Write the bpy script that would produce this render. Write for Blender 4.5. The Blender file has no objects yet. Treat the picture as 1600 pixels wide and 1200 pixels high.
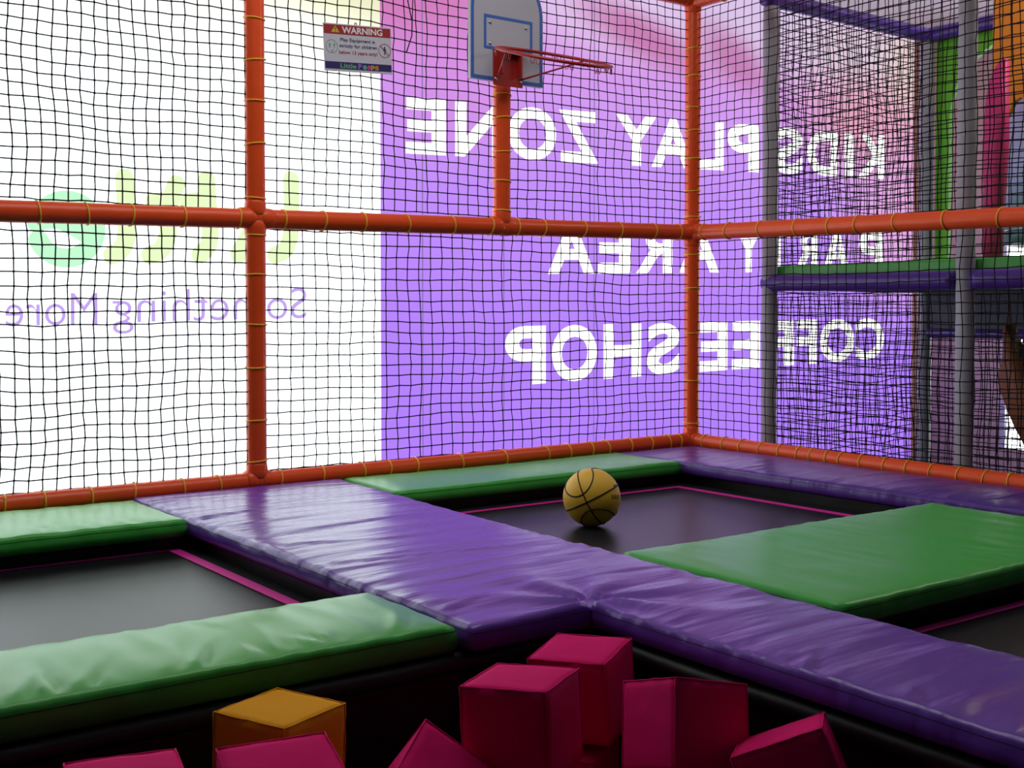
import bpy, bmesh, math, random
from mathutils import Vector, Matrix, Euler, noise
sc = bpy.context.scene
COL = sc.collection

# ------------------------------------------------------------------ camera
cd = bpy.data.cameras.new('camera'); cam = bpy.data.objects.new('camera', cd); COL.objects.link(cam)
F_PX = 1837.0
cd.sensor_width = 36.0; cd.lens = F_PX / 1600 * 36.0
cd.shift_y = -58 / 1600
cd.clip_start = 0.05; cd.clip_end = 100
cam.location = (0, 0, 1.55)
cam.rotation_euler = (math.radians(90 - 1.6214), 0, math.radians(-36.3084))
sc.camera = cam

# ------------------------------------------------------------------ world, exposure, lamps
w = bpy.data.worlds.new('world'); sc.world = w; w.use_nodes = True
w.node_tree.nodes['Background'].inputs[0].default_value = (0.55, 0.6, 0.7, 1)
w.node_tree.nodes['Background'].inputs[1].default_value = 0.3
sc.view_settings.view_transform = 'Standard'
sc.view_settings.look = 'None'
sc.view_settings.exposure = 0.0
sc.view_settings.gamma = 1.0
sc.view_settings.use_curve_mapping = False


def area(name, loc, rot, sx, sy, power, col=(1, 1, 1)):
    l = bpy.data.lights.new(name, 'AREA'); l.shape = 'RECTANGLE'; l.size = sx; l.size_y = sy
    l.energy = power; l.color = col
    o = bpy.data.objects.new(name, l); COL.objects.link(o); o.location = loc; o.rotation_euler = rot
    return o


area('unseen_overhead_light', (2.2, 3.6, 4.2), (0, 0, 0), 3.0, 1.6, 42, (1.0, 0.97, 0.93))
area('unseen_overhead_light', (7.0, 2.8, 4.25), (0, 0, 0), 2.0, 1.6, 60, (1.0, 0.96, 0.93))  # added fill, no fitting here: brightens play boards, grey posts and right-hand rails

# ------------------------------------------------------------------ helpers


def srgb(r, g, b):
    f = lambda c: (c / 255) / 12.92 if c / 255 <= .04045 else ((c / 255 + .055) / 1.055) ** 2.4
    return (f(r), f(g), f(b), 1)


def mat(name, col, rough=.5, spec=.5, bump=None, metal=0, var=0.0, coat=0, sheen=0):
    m = bpy.data.materials.new(name); m.use_nodes = True
    nt = m.node_tree; b = nt.nodes['Principled BSDF']
    b.inputs['Base Color'].default_value = (*col[:3], 1)
    b.inputs['Roughness'].default_value = rough
    b.inputs['Specular IOR Level'].default_value = spec
    b.inputs['Metallic'].default_value = metal
    b.inputs['Coat Weight'].default_value = coat
    b.inputs['Sheen Weight'].default_value = sheen
    tc = nt.nodes.new('ShaderNodeTexCoord')
    if var:
        n = nt.nodes.new('ShaderNodeTexNoise'); n.inputs['Scale'].default_value = 6; n.inputs['Detail'].default_value = 4
        nt.links.new(tc.outputs['Object'], n.inputs['Vector'])
        mx = nt.nodes.new('ShaderNodeMix'); mx.data_type = 'RGBA'
        mx.inputs[6].default_value = (*[c * (1 - var) for c in col[:3]], 1)
        mx.inputs[7].default_value = (*[min(1, c * (1 + var)) for c in col[:3]], 1)
        nt.links.new(n.outputs['Fac'], mx.inputs[0]); nt.links.new(mx.outputs[2], b.inputs['Base Color'])
    if bump:
        last = None
        for (scale, stretch, dist, det) in bump:
            mp = nt.nodes.new('ShaderNodeMapping'); mp.inputs['Scale'].default_value = stretch
            n = nt.nodes.new('ShaderNodeTexNoise'); n.inputs['Scale'].default_value = scale
            n.inputs['Detail'].default_value = det
            bp = nt.nodes.new('ShaderNodeBump'); bp.inputs['Distance'].default_value = dist
            bp.inputs['Strength'].default_value = 1.0
            nt.links.new(tc.outputs['Object'], mp.inputs[0]); nt.links.new(mp.outputs[0], n.inputs['Vector'])
            nt.links.new(n.outputs['Fac'], bp.inputs['Height'])
            if last: nt.links.new(last.outputs[0], bp.inputs['Normal'])
            last = bp
        nt.links.new(last.outputs[0], b.inputs['Normal'])
    return m


def emis(name, col, s):
    m = bpy.data.materials.new(name); m.use_nodes = True
    nt = m.node_tree; b = nt.nodes['Principled BSDF']
    b.inputs['Base Color'].default_value = (.02, .02, .02, 1)
    b.inputs['Specular IOR Level'].default_value = 0.0
    b.inputs['Emission Color'].default_value = (*col[:3], 1)
    b.inputs['Emission Strength'].default_value = s
    return m


def finish(name, bm, m, parent=None, smooth=True, loc=None):
    me = bpy.data.meshes.new(name)
    bmesh.ops.recalc_face_normals(bm, faces=bm.faces)
    bm.to_mesh(me); bm.free()
    if m: me.materials.append(m)
    if smooth:
        for p in me.polygons: p.use_smooth = True
    o = bpy.data.objects.new(name, me); COL.objects.link(o)
    if parent: o.parent = parent
    if loc: o.location = loc
    return o


def tag(o, label=None, cat=None, group=None, kind=None):
    if label: o['label'] = label
    if cat: o['category'] = cat
    if group: o['group'] = group
    if kind: o['kind'] = kind
    return o


def empty(name, loc, label, cat, group=None):
    o = bpy.data.objects.new(name, None); COL.objects.link(o); o.location = loc; o.empty_display_size = .1
    return tag(o, label, cat, group)


def box(bm, x0, x1, y0, y1, z0, z1, bev=0):
    v = [bm.verts.new(p) for p in [(x0, y0, z0), (x1, y0, z0), (x1, y1, z0), (x0, y1, z0), (x0, y0, z1), (x1, y0, z1), (x1, y1, z1), (x0, y1, z1)]]
    fs = [bm.faces.new([v[i] for i in q]) for q in [(3, 2, 1, 0), (4, 5, 6, 7), (0, 1, 5, 4), (1, 2, 6, 5), (2, 3, 7, 6), (3, 0, 4, 7)]]
    if bev:
        es = list({e for f in fs for e in f.edges})
        bmesh.ops.bevel(bm, geom=es, offset=bev, segments=3, affect='EDGES', profile=.5)


def tube(bm, pts, r, n=12, cap=True, closed=False):
    """swept round tube along pts; r is a number or a list"""
    pts = [Vector(p) for p in pts]; N = len(pts)
    rs = r if isinstance(r, (list, tuple)) else [r] * N
    rings = []
    t0 = (pts[1] - pts[0]).normalized()
    up = Vector((0, 0, 1)) if abs(t0.z) < .9 else Vector((1, 0, 0))
    a = t0.cross(up).normalized()
    for i in range(N):
        if closed: t = (pts[(i + 1) % N] - pts[i - 1]).normalized()
        elif i == 0: t = pts[1] - pts[0]
        elif i == N - 1: t = pts[-1] - pts[-2]
        else: t = pts[i + 1] - pts[i - 1]
        t = t.normalized()
        a = (a - t * a.dot(t)).normalized(); b = t.cross(a)
        rings.append([bm.verts.new(pts[i] + (a * math.cos(k * 2 * math.pi / n) + b * math.sin(k * 2 * math.pi / n)) * rs[i]) for k in range(n)])
    M = N if closed else N - 1
    for i in range(M):
        A, B = rings[i], rings[(i + 1) % N]
        for k in range(n):
            bm.faces.new((A[k], A[(k + 1) % n], B[(k + 1) % n], B[k]))
    if cap and not closed:
        bm.faces.new(rings[0][::-1]); bm.faces.new(rings[-1])


def prism(bm, pts2, y0, y1, plane='XZ'):
    """extrude a 2D outline between two depths"""
    def P(p, d): return (p[0], d, p[1]) if plane == 'XZ' else ((d, p[0], p[1]) if plane == 'YZ' else (p[0], p[1], d))
    A = [bm.verts.new(P(p, y0)) for p in pts2]; B = [bm.verts.new(P(p, y1)) for p in pts2]
    bm.faces.new(A); bm.faces.new(B[::-1])
    for i in range(len(A)):
        j = (i + 1) % len(A); bm.faces.new((A[i], B[i], B[j], A[j]))


GC = {}


def glyph(body, off):
    """letter outline as (verts, faces) of a flat mesh with bounds 0..1, from the built-in font"""
    k = (body, off)
    if k not in GC:
        c = bpy.data.curves.new('g', 'FONT'); c.body = body; c.offset = off; c.size = 1; c.resolution_u = 6
        o = bpy.data.objects.new('g', c); COL.objects.link(o)
        dg = bpy.context.evaluated_depsgraph_get()
        me = bpy.data.meshes.new_from_object(o.evaluated_get(dg))
        vs = [v.co.copy() for v in me.vertices]; fs = [tuple(p.vertices) for p in me.polygons]
        bpy.data.objects.remove(o); bpy.data.curves.remove(c); bpy.data.meshes.remove(me)
        x0 = min(v.x for v in vs); x1 = max(v.x for v in vs); y0 = min(v.y for v in vs); y1 = max(v.y for v in vs)
        GC[k] = ([((v.x - x0) / (x1 - x0), (v.y - y0) / (y1 - y0)) for v in vs], fs, (x1 - x0) / (y1 - y0))
    return GC[k]


def put_text(bm, body, fn, off=0.0):
    """fn maps glyph (0..1, 0..1) to a 3D point"""
    vs, fs, _ = glyph(body, off)
    V = [bm.verts.new(fn(u, v)) for u, v in vs]
    for f in fs:
        try: bm.faces.new([V[i] for i in f])
        except ValueError: pass


# ------------------------------------------------------------------ materials
PURPLE = (0.135, 0.045, 0.385); GREEN = (0.055, 0.42, 0.06)
WR = [(4, (1, 1, 1), .006, 1), (2.4, (0.7, 5.0, 1.0), .010, 2), (160, (1, 1, 1), .0002, 2)]
WRX = [(4, (1, 1, 1), .006, 1), (2.0, (3.0, 0.8, 1.0), .008, 1), (160, (1, 1, 1), .0002, 2)]
M_pur = mat('purple_vinyl', PURPLE, .26, .34, WR)
M_purd = mat('purple_vinyl_deep', (0.095, 0.035, 0.27), .30, .34, WR)
M_grn = mat('green_vinyl', GREEN, .32, .28, WRX)
M_blk = mat('black_vinyl', (0.009, 0.009, 0.011), .42, .4, [(4, (1, 1, 1), .01, 2)])
M_bed = mat('black_jump_mat', (0.008, 0.009, 0.011), .36, .26, [(400, (1, 1, 1), .00006, 0)])
M_pink = mat('pink_webbing', (0.62, 0.02, 0.30), .55, .3)
M_org = mat('orange_pipe_cover', (0.95, 0.10, 0.02), .30, .35, [(12, (1, 1, 1), .003, 2)])
M_tie = mat('yellow_cable_tie', (1.0, 0.55, 0.04), .45, .5)
M_net = mat('black_netting', (0.012, 0.011, 0.016), .7, .2)
M_gry = mat('grey_pipe_cover', (0.45, 0.44, 0.50), .5, .4, [(14, (1, 1, 1), .004, 2)])
M_mag = mat('magenta_foam_cover', (0.66, 0.010, 0.145), .8, .04, [(9, (1, 1, 1), .006, 2), (300, (1, 1, 1), .0003, 1)])
M_yel = mat('yellow_foam_cover', (0.76, 0.34, 0.02), .8, .04, [(9, (1, 1, 1), .006, 2), (300, (1, 1, 1), .0003, 1)])
M_ball = mat('yellow_rubber', (0.80, 0.47, 0.035), .5, .4, [(420, (1, 1, 1), .0004, 0)])
M_cov = mat('matt_black_cover', (0.008, 0.008, 0.009), .8, .15)
M_dark = mat('dark_rubber', (0.012, 0.008, 0.008), .6, .3)
M_seam = mat('dark_seam_thread', (0.02, 0.02, 0.03), .7, .2)
M_white = mat('white_board', (0.52, 0.52, 0.60), .4, .4, var=.03)
M_blue = mat('blue_paint', (0.045, 0.15, 0.55), .4, .4)
M_red = mat('red_painted_steel', (0.42, 0.022, 0.018), .35, .5)
M_steel = mat('steel', (0.6, 0.6, 0.58), .3, .5, metal=1)
M_navy = mat('navy_vinyl', (0.015, 0.013, 0.045), .4, .4)
M_orange2 = mat('orange_play_board', (0.9, 0.28, 0.01), .5, .4)
M_pinkp = mat('pink_padding', (0.85, 0.05, 0.25), .5, .4)
M_lblue = mat('pale_blue_plastic', (0.45, 0.50, 0.70), .35, .5)
M_teal = mat('teal_plastic', (0.05, 0.17, 0.12), .4, .5)
M_gpan = mat('green_play_board', (0.17, 0.60, 0.01), .45, .4)
M_peach = mat('peach_wall_paint', (0.70, 0.42, 0.28), .8, .2, var=.05)
M_grwall = mat('mauve_wall_paint', (0.50, 0.39, 0.35), .8, .2, var=.05)
M_ceil = mat('ceiling_paint', (0.60, 0.56, 0.58), .8, .2, var=.03)
M_floor = mat('dark_floor', (0.05, 0.045, 0.06), .5, .4, var=.2)
M_brown = mat('brown_orange_vinyl', (0.36, 0.12, 0.03), .5, .4)
M_darkwall = mat('dark_wall_paint', (0.03, 0.028, 0.03), .9, .1, var=.1)

# ------------------------------------------------------------------ the room
XB0, XB1, YW, ZC = -5.0, 10.5, 7.2, 4.36


def struct(name, x0, x1, y0, y1, z0, z1, m):
    bm = bmesh.new(); box(bm, x0, x1, y0, y1, z0, z1)
    return tag(finish(name, bm, m, smooth=False), kind='structure')


struct('floor', XB0, XB1, -4, YW + .1, -.1, 0, M_floor)
struct('ceiling', XB0, XB1, -4, YW + .1, ZC, ZC + .1, M_ceil)
struct('wall_back', XB0, XB1 + .1, YW + .02, YW + .12, 0, ZC, M_peach)
struct('wall_left', XB0 - .1, XB0, -4, YW, 0, ZC, M_darkwall)
struct('wall_front', XB0, XB1, -4.1, -4, 0, ZC, M_darkwall)
# right wall, with an opening for the bright window
WY0, WY1, WZ0, WZ1 = 2.0, 6.33, 0.25, 3.3
bm = bmesh.new()
box(bm, XB1, XB1 + .1, -4, WY0, 0, ZC); box(bm, XB1, XB1 + .1, WY1, YW + .02, 0, ZC)
box(bm, XB1, XB1 + .1, WY0, WY1, 0, WZ0); box(bm, XB1, XB1 + .1, WY0, WY1, WZ1, ZC)
tag(finish('wall_right', bm, M_grwall, smooth=False), kind='structure')
M_win = emis('bright_frosted_glass', (0.93, 0.97, 1.0), 4.0)
wn = tag(finish('window_1', (lambda b: (box(b, XB1 + .04, XB1 + .06, WY0, WY1, WZ0, WZ1), b)[1])(bmesh.new()), M_win, smooth=False), kind='structure')
bm = bmesh.new()
for y in (WY0, 3.4, 4.9, WY1 - .05): box(bm, XB1 - .01, XB1 + .07, y, y + .05, WZ0, WZ1)
finish('window_frame', bm, M_white, wn, smooth=False)

# ------------------------------------------------------------------ back-lit printed window films


def film_material():
    m = emis('purple_printed_film', (1, 1, 1), 1.0)
    nt = m.node_tree; b = nt.nodes['Principled BSDF']
    tc = nt.nodes.new('ShaderNodeTexCoord'); sp = nt.nodes.new('ShaderNodeSeparateXYZ')
    nt.links.new(tc.outputs['Object'], sp.inputs[0])
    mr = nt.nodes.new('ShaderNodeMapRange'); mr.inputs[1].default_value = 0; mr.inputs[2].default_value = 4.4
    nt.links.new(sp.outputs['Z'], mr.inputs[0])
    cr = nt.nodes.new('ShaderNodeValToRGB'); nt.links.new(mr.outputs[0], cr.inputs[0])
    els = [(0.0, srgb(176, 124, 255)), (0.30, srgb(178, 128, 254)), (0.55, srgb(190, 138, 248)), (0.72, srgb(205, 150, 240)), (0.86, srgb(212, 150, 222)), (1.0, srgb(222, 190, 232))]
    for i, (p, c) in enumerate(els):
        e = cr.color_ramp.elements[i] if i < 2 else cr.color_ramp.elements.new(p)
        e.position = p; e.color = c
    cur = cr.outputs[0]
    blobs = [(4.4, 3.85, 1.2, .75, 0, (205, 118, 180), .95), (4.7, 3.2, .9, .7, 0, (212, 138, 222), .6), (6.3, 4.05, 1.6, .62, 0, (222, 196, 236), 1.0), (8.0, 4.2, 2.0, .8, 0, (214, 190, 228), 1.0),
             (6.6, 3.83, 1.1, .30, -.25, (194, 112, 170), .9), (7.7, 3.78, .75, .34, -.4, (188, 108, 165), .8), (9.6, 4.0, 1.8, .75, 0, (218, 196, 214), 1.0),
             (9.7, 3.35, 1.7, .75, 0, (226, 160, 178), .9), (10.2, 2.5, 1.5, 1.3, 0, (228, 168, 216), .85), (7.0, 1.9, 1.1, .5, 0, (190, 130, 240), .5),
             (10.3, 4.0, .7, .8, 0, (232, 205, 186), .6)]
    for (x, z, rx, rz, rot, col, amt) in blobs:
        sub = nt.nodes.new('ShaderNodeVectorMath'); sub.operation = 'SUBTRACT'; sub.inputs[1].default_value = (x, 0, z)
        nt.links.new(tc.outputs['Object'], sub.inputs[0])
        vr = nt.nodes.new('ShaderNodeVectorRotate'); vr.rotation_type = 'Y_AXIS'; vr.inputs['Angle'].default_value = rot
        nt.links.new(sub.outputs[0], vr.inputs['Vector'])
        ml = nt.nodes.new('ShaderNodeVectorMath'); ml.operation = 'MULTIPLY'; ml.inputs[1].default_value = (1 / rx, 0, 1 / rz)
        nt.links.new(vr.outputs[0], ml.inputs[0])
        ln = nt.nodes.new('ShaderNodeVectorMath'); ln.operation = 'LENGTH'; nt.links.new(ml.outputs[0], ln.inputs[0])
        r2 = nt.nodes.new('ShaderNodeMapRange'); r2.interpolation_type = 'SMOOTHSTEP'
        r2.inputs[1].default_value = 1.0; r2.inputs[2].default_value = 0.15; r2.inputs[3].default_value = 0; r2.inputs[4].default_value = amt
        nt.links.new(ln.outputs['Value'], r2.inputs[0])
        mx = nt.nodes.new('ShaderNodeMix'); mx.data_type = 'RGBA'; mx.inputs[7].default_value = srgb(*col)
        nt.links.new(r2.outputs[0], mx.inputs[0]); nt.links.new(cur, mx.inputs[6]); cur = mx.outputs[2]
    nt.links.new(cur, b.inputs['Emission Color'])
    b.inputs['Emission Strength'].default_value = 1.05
    return m


def white_film_material():
    m = emis('white_printed_film', (1, 1, 1), 2.6)
    nt = m.node_tree; b = nt.nodes['Principled BSDF']
    tc = nt.nodes.new('ShaderNodeTexCoord'); sp = nt.nodes.new('ShaderNodeSeparateXYZ')
    nt.links.new(tc.outputs['Object'], sp.inputs[0])
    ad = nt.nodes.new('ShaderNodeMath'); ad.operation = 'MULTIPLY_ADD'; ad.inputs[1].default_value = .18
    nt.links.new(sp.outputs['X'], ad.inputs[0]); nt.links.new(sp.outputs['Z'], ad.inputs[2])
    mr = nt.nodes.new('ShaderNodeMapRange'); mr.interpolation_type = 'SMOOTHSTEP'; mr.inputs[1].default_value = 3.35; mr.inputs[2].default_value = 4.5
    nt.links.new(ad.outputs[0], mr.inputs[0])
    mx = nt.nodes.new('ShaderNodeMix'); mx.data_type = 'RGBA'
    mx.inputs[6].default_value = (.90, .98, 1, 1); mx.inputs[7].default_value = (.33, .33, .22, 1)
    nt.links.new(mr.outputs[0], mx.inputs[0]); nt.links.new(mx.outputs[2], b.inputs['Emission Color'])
    return m


XF = 4.145      # where the white print meets the purple print
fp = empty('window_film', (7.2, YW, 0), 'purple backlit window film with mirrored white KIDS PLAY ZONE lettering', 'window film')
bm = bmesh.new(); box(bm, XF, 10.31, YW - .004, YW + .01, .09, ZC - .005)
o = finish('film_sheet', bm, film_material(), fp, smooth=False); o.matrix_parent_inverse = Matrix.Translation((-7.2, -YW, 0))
fw = empty('window_film', (0, YW, 0), 'overexposed white window film with mirrored green and purple lettering', 'window film')
bm = bmesh.new(); box(bm, -1.2, XF, YW - .004, YW + .01, .09, ZC - .005)
o = finish('film_sheet', bm, white_film_material(), fw, smooth=False); o.matrix_parent_inverse = Matrix.Translation((0, -YW, 0))
M_lit = emis('clear_lettering', (1, 1, .97), 1.9)
M_joint = emis('film_joint', srgb(150, 125, 190), .8)
YT = YW - .008


def word(name, letters, zb, zt, m, parent, off=.035):
    """letters: (char, X left, X right) measured on the glass; zb/zt: functions of X; mirrored as seen from inside"""
    bm = bmesh.new()
    for ch, a, b_ in letters:
        def fn(u, v, a=a, b_=b_):
            X = b_ + (a - b_) * u
            return (X, YT, zb(X) + (zt(X) - zb(X)) * v)
        put_text(bm, ch, fn, off)
    o = finish(name, bm, m, parent, smooth=False)
    o.matrix_parent_inverse = Matrix.Translation(-parent.location)
    return o


lin = lambda x0, z0, x1, z1: (lambda X: z0 + (z1 - z0) * (X - x0) / (x1 - x0))
word('kids_play_zone_lettering', [('E', 4.35, 4.69), ('N', 4.77, 5.2), ('O', 5.25, 5.71), ('Z', 5.74, 6.14), ('Y', 6.33, 6.77), ('A', 6.72, 7.2), ('L', 7.28, 7.57), ('P', 7.62, 8.02), ('S', 8.22, 8.61), ('D', 8.68, 9.12), ('I', 9.22, 9.35), ('K', 9.41, 9.83)],
     lin(4.36, 2.686, 9.82, 2.873), lin(4.36, 3.083, 9.82, 3.299), M_lit, fp)
word('party_area_lettering', [('A', 5.63, 6.1), ('E', 6.14, 6.49), ('R', 6.55, 6.96), ('A', 7.04, 7.52), ('Y', 7.72, 8.07), ('T', 8.10, 8.45), ('R', 8.51, 8.83), ('A', 8.91, 9.31), ('P', 9.45, 9.82)],
     lin(5.66, 1.858, 9.82, 1.97), lin(5.66, 2.27, 9.82, 2.36), M_lit, fp)
zb3, zt3 = lin(5.5, 1.007, 9.85, 1.106), lin(5.23, 1.453, 9.85, 1.506)
word('shop_lettering', [('P', 5.22, 5.61), ('O', 5.67, 6.13), ('H', 6.2, 6.61), ('S', 6.67, 7.05)], zb3, zt3, M_lit, fp)
word('coffee_lettering', [('E', 7.29, 7.63), ('E', 7.69, 8.05), ('F', 8.15, 8.51), ('F', 8.55, 8.83), ('O', 8.88, 9.39), ('C', 9.41, 9.85)], zb3, zt3, M_lit, fp)
for x in (4.49, 5.21, 6.10):
    bm = bmesh.new(); box(bm, x - .004, x + .004, YW - .0065, YW - .004, .09, ZC - .01)
    o = finish('film_joint', bm, M_joint, fp, smooth=False); o.matrix_parent_inverse = Matrix.Translation((-7.2, -YW, 0))
# thin mirrored purple words
M_lp = emis('pale_purple_print', srgb(198, 168, 244), 1.0)
for nm_, body, xa, xb, z0_, z1_ in (('something_lettering', 'Something', 2.275, 3.57, 1.425, 1.70), ('more_lettering', 'More', 1.66, 2.185, 1.475, 1.665)):
    bm = bmesh.new()
    put_text(bm, body, lambda u, v: (xb + (xa - xb) * u, YT, z0_ + (z1_ - z0_) * v + .02 * (xb - xa) * (1 - u)), -.004)
    o = finish(nm_, bm, M_lp, fw, smooth=False); o.matrix_parent_inverse = Matrix.Translation((0, -YW, 0))
# fat rounded mirrored green word: strokes as flat capsules
strokes = {
    'L': [[(3.462, 2.44), (3.465, 2.189), (3.455, 2.04), (3.413, 1.962), (3.344, 1.935)]],
    'i': [[(3.197, 2.283), (3.187, 2.134), (3.146, 2.029), (3.097, 1.956), (3.088, 1.931)]],
    't': [[(2.876, 2.4), (2.891, 2.202), (2.903, 2.06), (2.881, 1.966), (2.83, 1.924)], [(2.757, 2.252), (2.858, 2.266)]],
    't2': [[(2.679, 2.359), (2.642, 2.269), (2.624, 2.129), (2.623, 2.029), (2.582, 1.94), (2.509, 1.91)], [(2.536, 2.239), (2.625, 2.252)]],
    'l': [[(2.355, 2.377), (2.365, 2.175), (2.368, 2.019), (2.336, 1.94), (2.277, 1.903)]],
    'e': [[(1.841, 2.081), (1.867, 2.142), (1.913, 2.19), (1.972, 2.219), (2.037, 2.224), (2.099, 2.205), (2.148, 2.163), (2.177, 2.105), (2.182, 2.039), (2.161, 1.974), (2.119, 1.921), (2.061, 1.887), (1.996, 1.877), (1.933, 1.891), (1.881, 1.927), (1.848, 1.981)],
          [(1.85, 2.10), (1.96, 2.11), (2.05, 2.07), (2.163, 2.00)]],
}
for k, (key, sts) in enumerate(strokes.items()):
    bm = bmesh.new(); q = 0
    for st in sts:
        # smooth the stroke, then lay discs and quads at slightly different depths
        P = [Vector((a, 0, c)) for a, c in st]
        for _ in range(2):
            n2 = [P[0]]
            for a, b_ in zip(P, P[1:]): n2 += [a.lerp(b_, .25), a.lerp(b_, .75)]
            P = n2 + [P[-1]]
        R = .057
        left, right = [], []
        for i, p in enumerate(P):
            t = (P[min(i + 1, len(P) - 1)] - P[max(i - 1, 0)]).normalized(); n = Vector((t.z, 0, -t.x))
            left.append(p + n * R); right.append(p - n * R)
        y = YT - .0004 * q; q += 1
        L = [bm.verts.new((v.x, y, v.z)) for v in left]; Rr = [bm.verts.new((v.x, y, v.z)) for v in right]
        for i in range(len(P) - 1): bm.faces.new((L[i], L[i + 1], Rr[i + 1], Rr[i]))
        for c in (P[0], P[-1]):
            y2 = YT - .0004 * q; q += 1
            bm.faces.new([bm.verts.new((c.x + R * math.cos(a * math.pi / 12), y2, c.z + R * math.sin(a * math.pi / 12))) for a in range(24)])
    o = finish('green_letter', bm, emis('pale_green_print' + str(k), srgb(236 - (k == 5) * 40, 255, 200 + (k == 5) * 10), 1.0), fw, smooth=False)
    o.matrix_parent_inverse = Matrix.Translation((0, -YW, 0))

# ------------------------------------------------------------------ padded vinyl mats


def poly_pad(name, cells, zt, th, m, label, seed=0, step=.03, warp=None, crease=None, wr=.004, axis='Y', puff=.006, folds=(), pleats=()):
    """cells: list of rectangles (x0,x1,y0,y1) forming one pad outline (axis-aligned union)"""
    INS = .016      # room for the rounded shoulder
    lows = {c[2] for c in cells}
    cells = [(c[0] + INS, c[1] - INS, c[2] + INS, c[3] + INS if c[3] in lows else c[3] - INS) for c in cells]
    xs = sorted({c[0] for c in cells} | {c[1] for c in cells}); ys = sorted({c[2] for c in cells} | {c[3] for c in cells})

    def fill(a):
        out = []
        for p, q in zip(a, a[1:]):
            n = max(1, round((q - p) / step))
            out += [p + (q - p) * i / n for i in range(n)]
        return out + [a[-1]]
    X, Y = fill(xs), fill(ys)
    ins = lambda x, y: any(c[0] < x < c[1] and c[2] < y < c[3] for c in cells)
    bm = bmesh.new(); V = {}

    def vert(i, j):
        if (i, j) not in V: V[(i, j)] = bm.verts.new((X[i], Y[j], 0))
        return V[(i, j)]
    for i in range(len(X) - 1):
        for j in range(len(Y) - 1):
            if ins((X[i] + X[i + 1]) / 2, (Y[j] + Y[j + 1]) / 2):
                bm.faces.new((vert(i, j), vert(i + 1, j), vert(i + 1, j + 1), vert(i, j + 1)))
    bm.edges.ensure_lookup_table()
    be = [e for e in bm.edges if len(e.link_faces) == 1]
    nxt = {}
    for e in be:
        lp = e.link_loops[0]; nxt[lp.vert] = lp.link_loop_next.vert
    s = next(iter(nxt)); loop = [s]; c = nxt[s]
    while c is not s: loop.append(c); c = nxt[c]
    n = len(loop)
    outn = []
    for k in range(n):
        a, b_, c = loop[k - 1].co, loop[k].co, loop[(k + 1) % n].co
        d1, d2 = (b_ - a).normalized(), (c - b_).normalized()
        n1, n2 = Vector((d1.y, -d1.x, 0)), Vector((d2.y, -d2.x, 0))
        v = n1 + n2
        if (n1 - n2).length < .01: v = n1
        outn.append(v)
    bpts = [v.co.copy() for v in loop]
    cs = [bpts[k] for k in range(n) if abs(outn[k].x) > .5 and abs(outn[k].y) > .5]
    segs = list(zip(cs, cs[1:] + cs[:1]))

    def dist_edge(p):
        d = 9
        for a, b_ in segs:
            if abs(a.x - b_.x) < 1e-6: dd = math.hypot(p.x - a.x, max(0, min(a.y, b_.y) - p.y, p.y - max(a.y, b_.y)))
            else: dd = math.hypot(p.y - a.y, max(0, min(a.x, b_.x) - p.x, p.x - max(a.x, b_.x)))
            if dd < d: d = dd
        return d

    def disp(p, edge):
        q = Vector((p.x * (1.2 if axis == 'Y' else 9), p.y * (9 if axis == 'Y' else 1.2), seed * 7.3))
        q2 = Vector((p.x * 3, p.y * 3, seed * 3.1 + 5))
        rid = 1 - abs(noise.noise(q)) * 2.6
        h = wr * max(-.4, rid) * (.35 + .65 * max(0, noise.noise(q2) + .45))
        h += .004 * noise.noise(q2 * .6)
        q3 = Vector((p.x * (4 if axis == 'Y' else 30), p.y * (30 if axis == 'Y' else 4), seed + 11))
        h += .0022 * noise.noise(q3) * math.exp(-edge / .12)
        if crease:
            cx, cy, A = crease
            dx, dy = p.x - cx, p.y - cy; r = math.hypot(dx, dy) + 1e-4; an = math.atan2(dy, dx)
            h += A * math.exp(-r / .22) * (math.cos(an * 7 + 1.2) * (1 - math.exp(-r / .03))) - A * 1.2 * math.exp(-r / .03)
        for (fx, fy, ang, ln, A) in folds:
            dx, dy = p.x - fx, p.y - fy
            u = dx * math.cos(ang) + dy * math.sin(ang); v = -dx * math.sin(ang) + dy * math.cos(ang)
            if -.02 < u < ln:
                g = max(0, 1 - u / ln) * min(1, max(0, edge - .004) / .035)
                if abs(v) < .09: h += -A * g * math.exp(-(v / .011) ** 2) + A * .8 * g * math.exp(-((v - .024) / .017) ** 2)
        return h
    folds = list(folds); rf = random.Random(seed * 13 + 1)
    for (ax, ay, bx, by, ang, cnt, ln, A) in pleats:
        for q in range(cnt):
            t = (q + rf.uniform(.1, .9)) / cnt
            folds.append((ax + (bx - ax) * t, ay + (by - ay) * t, ang + rf.uniform(-.45, .45), ln * rf.uniform(.4, 1.5), A * rf.uniform(.4, 1.3)))
    allv = list(bm.verts)
    for v in allv:
        d = dist_edge(v.co)
        v.co.z = zt + puff * (1 - math.exp(-d / .06)) + disp(v.co, d)
    # rounded shoulder, side and underside
    RS = .018
    prof = [(RS * math.sin(a) , -RS * (1 - math.cos(a))) for a in (math.radians(22), math.radians(45), math.radians(68), math.radians(88))] + [(RS + .006, -th * .5), (RS + .003, -th * .8), (RS - .005, -th + .004), (RS - .015, -th)]
    prev = loop; seamring = None
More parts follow.
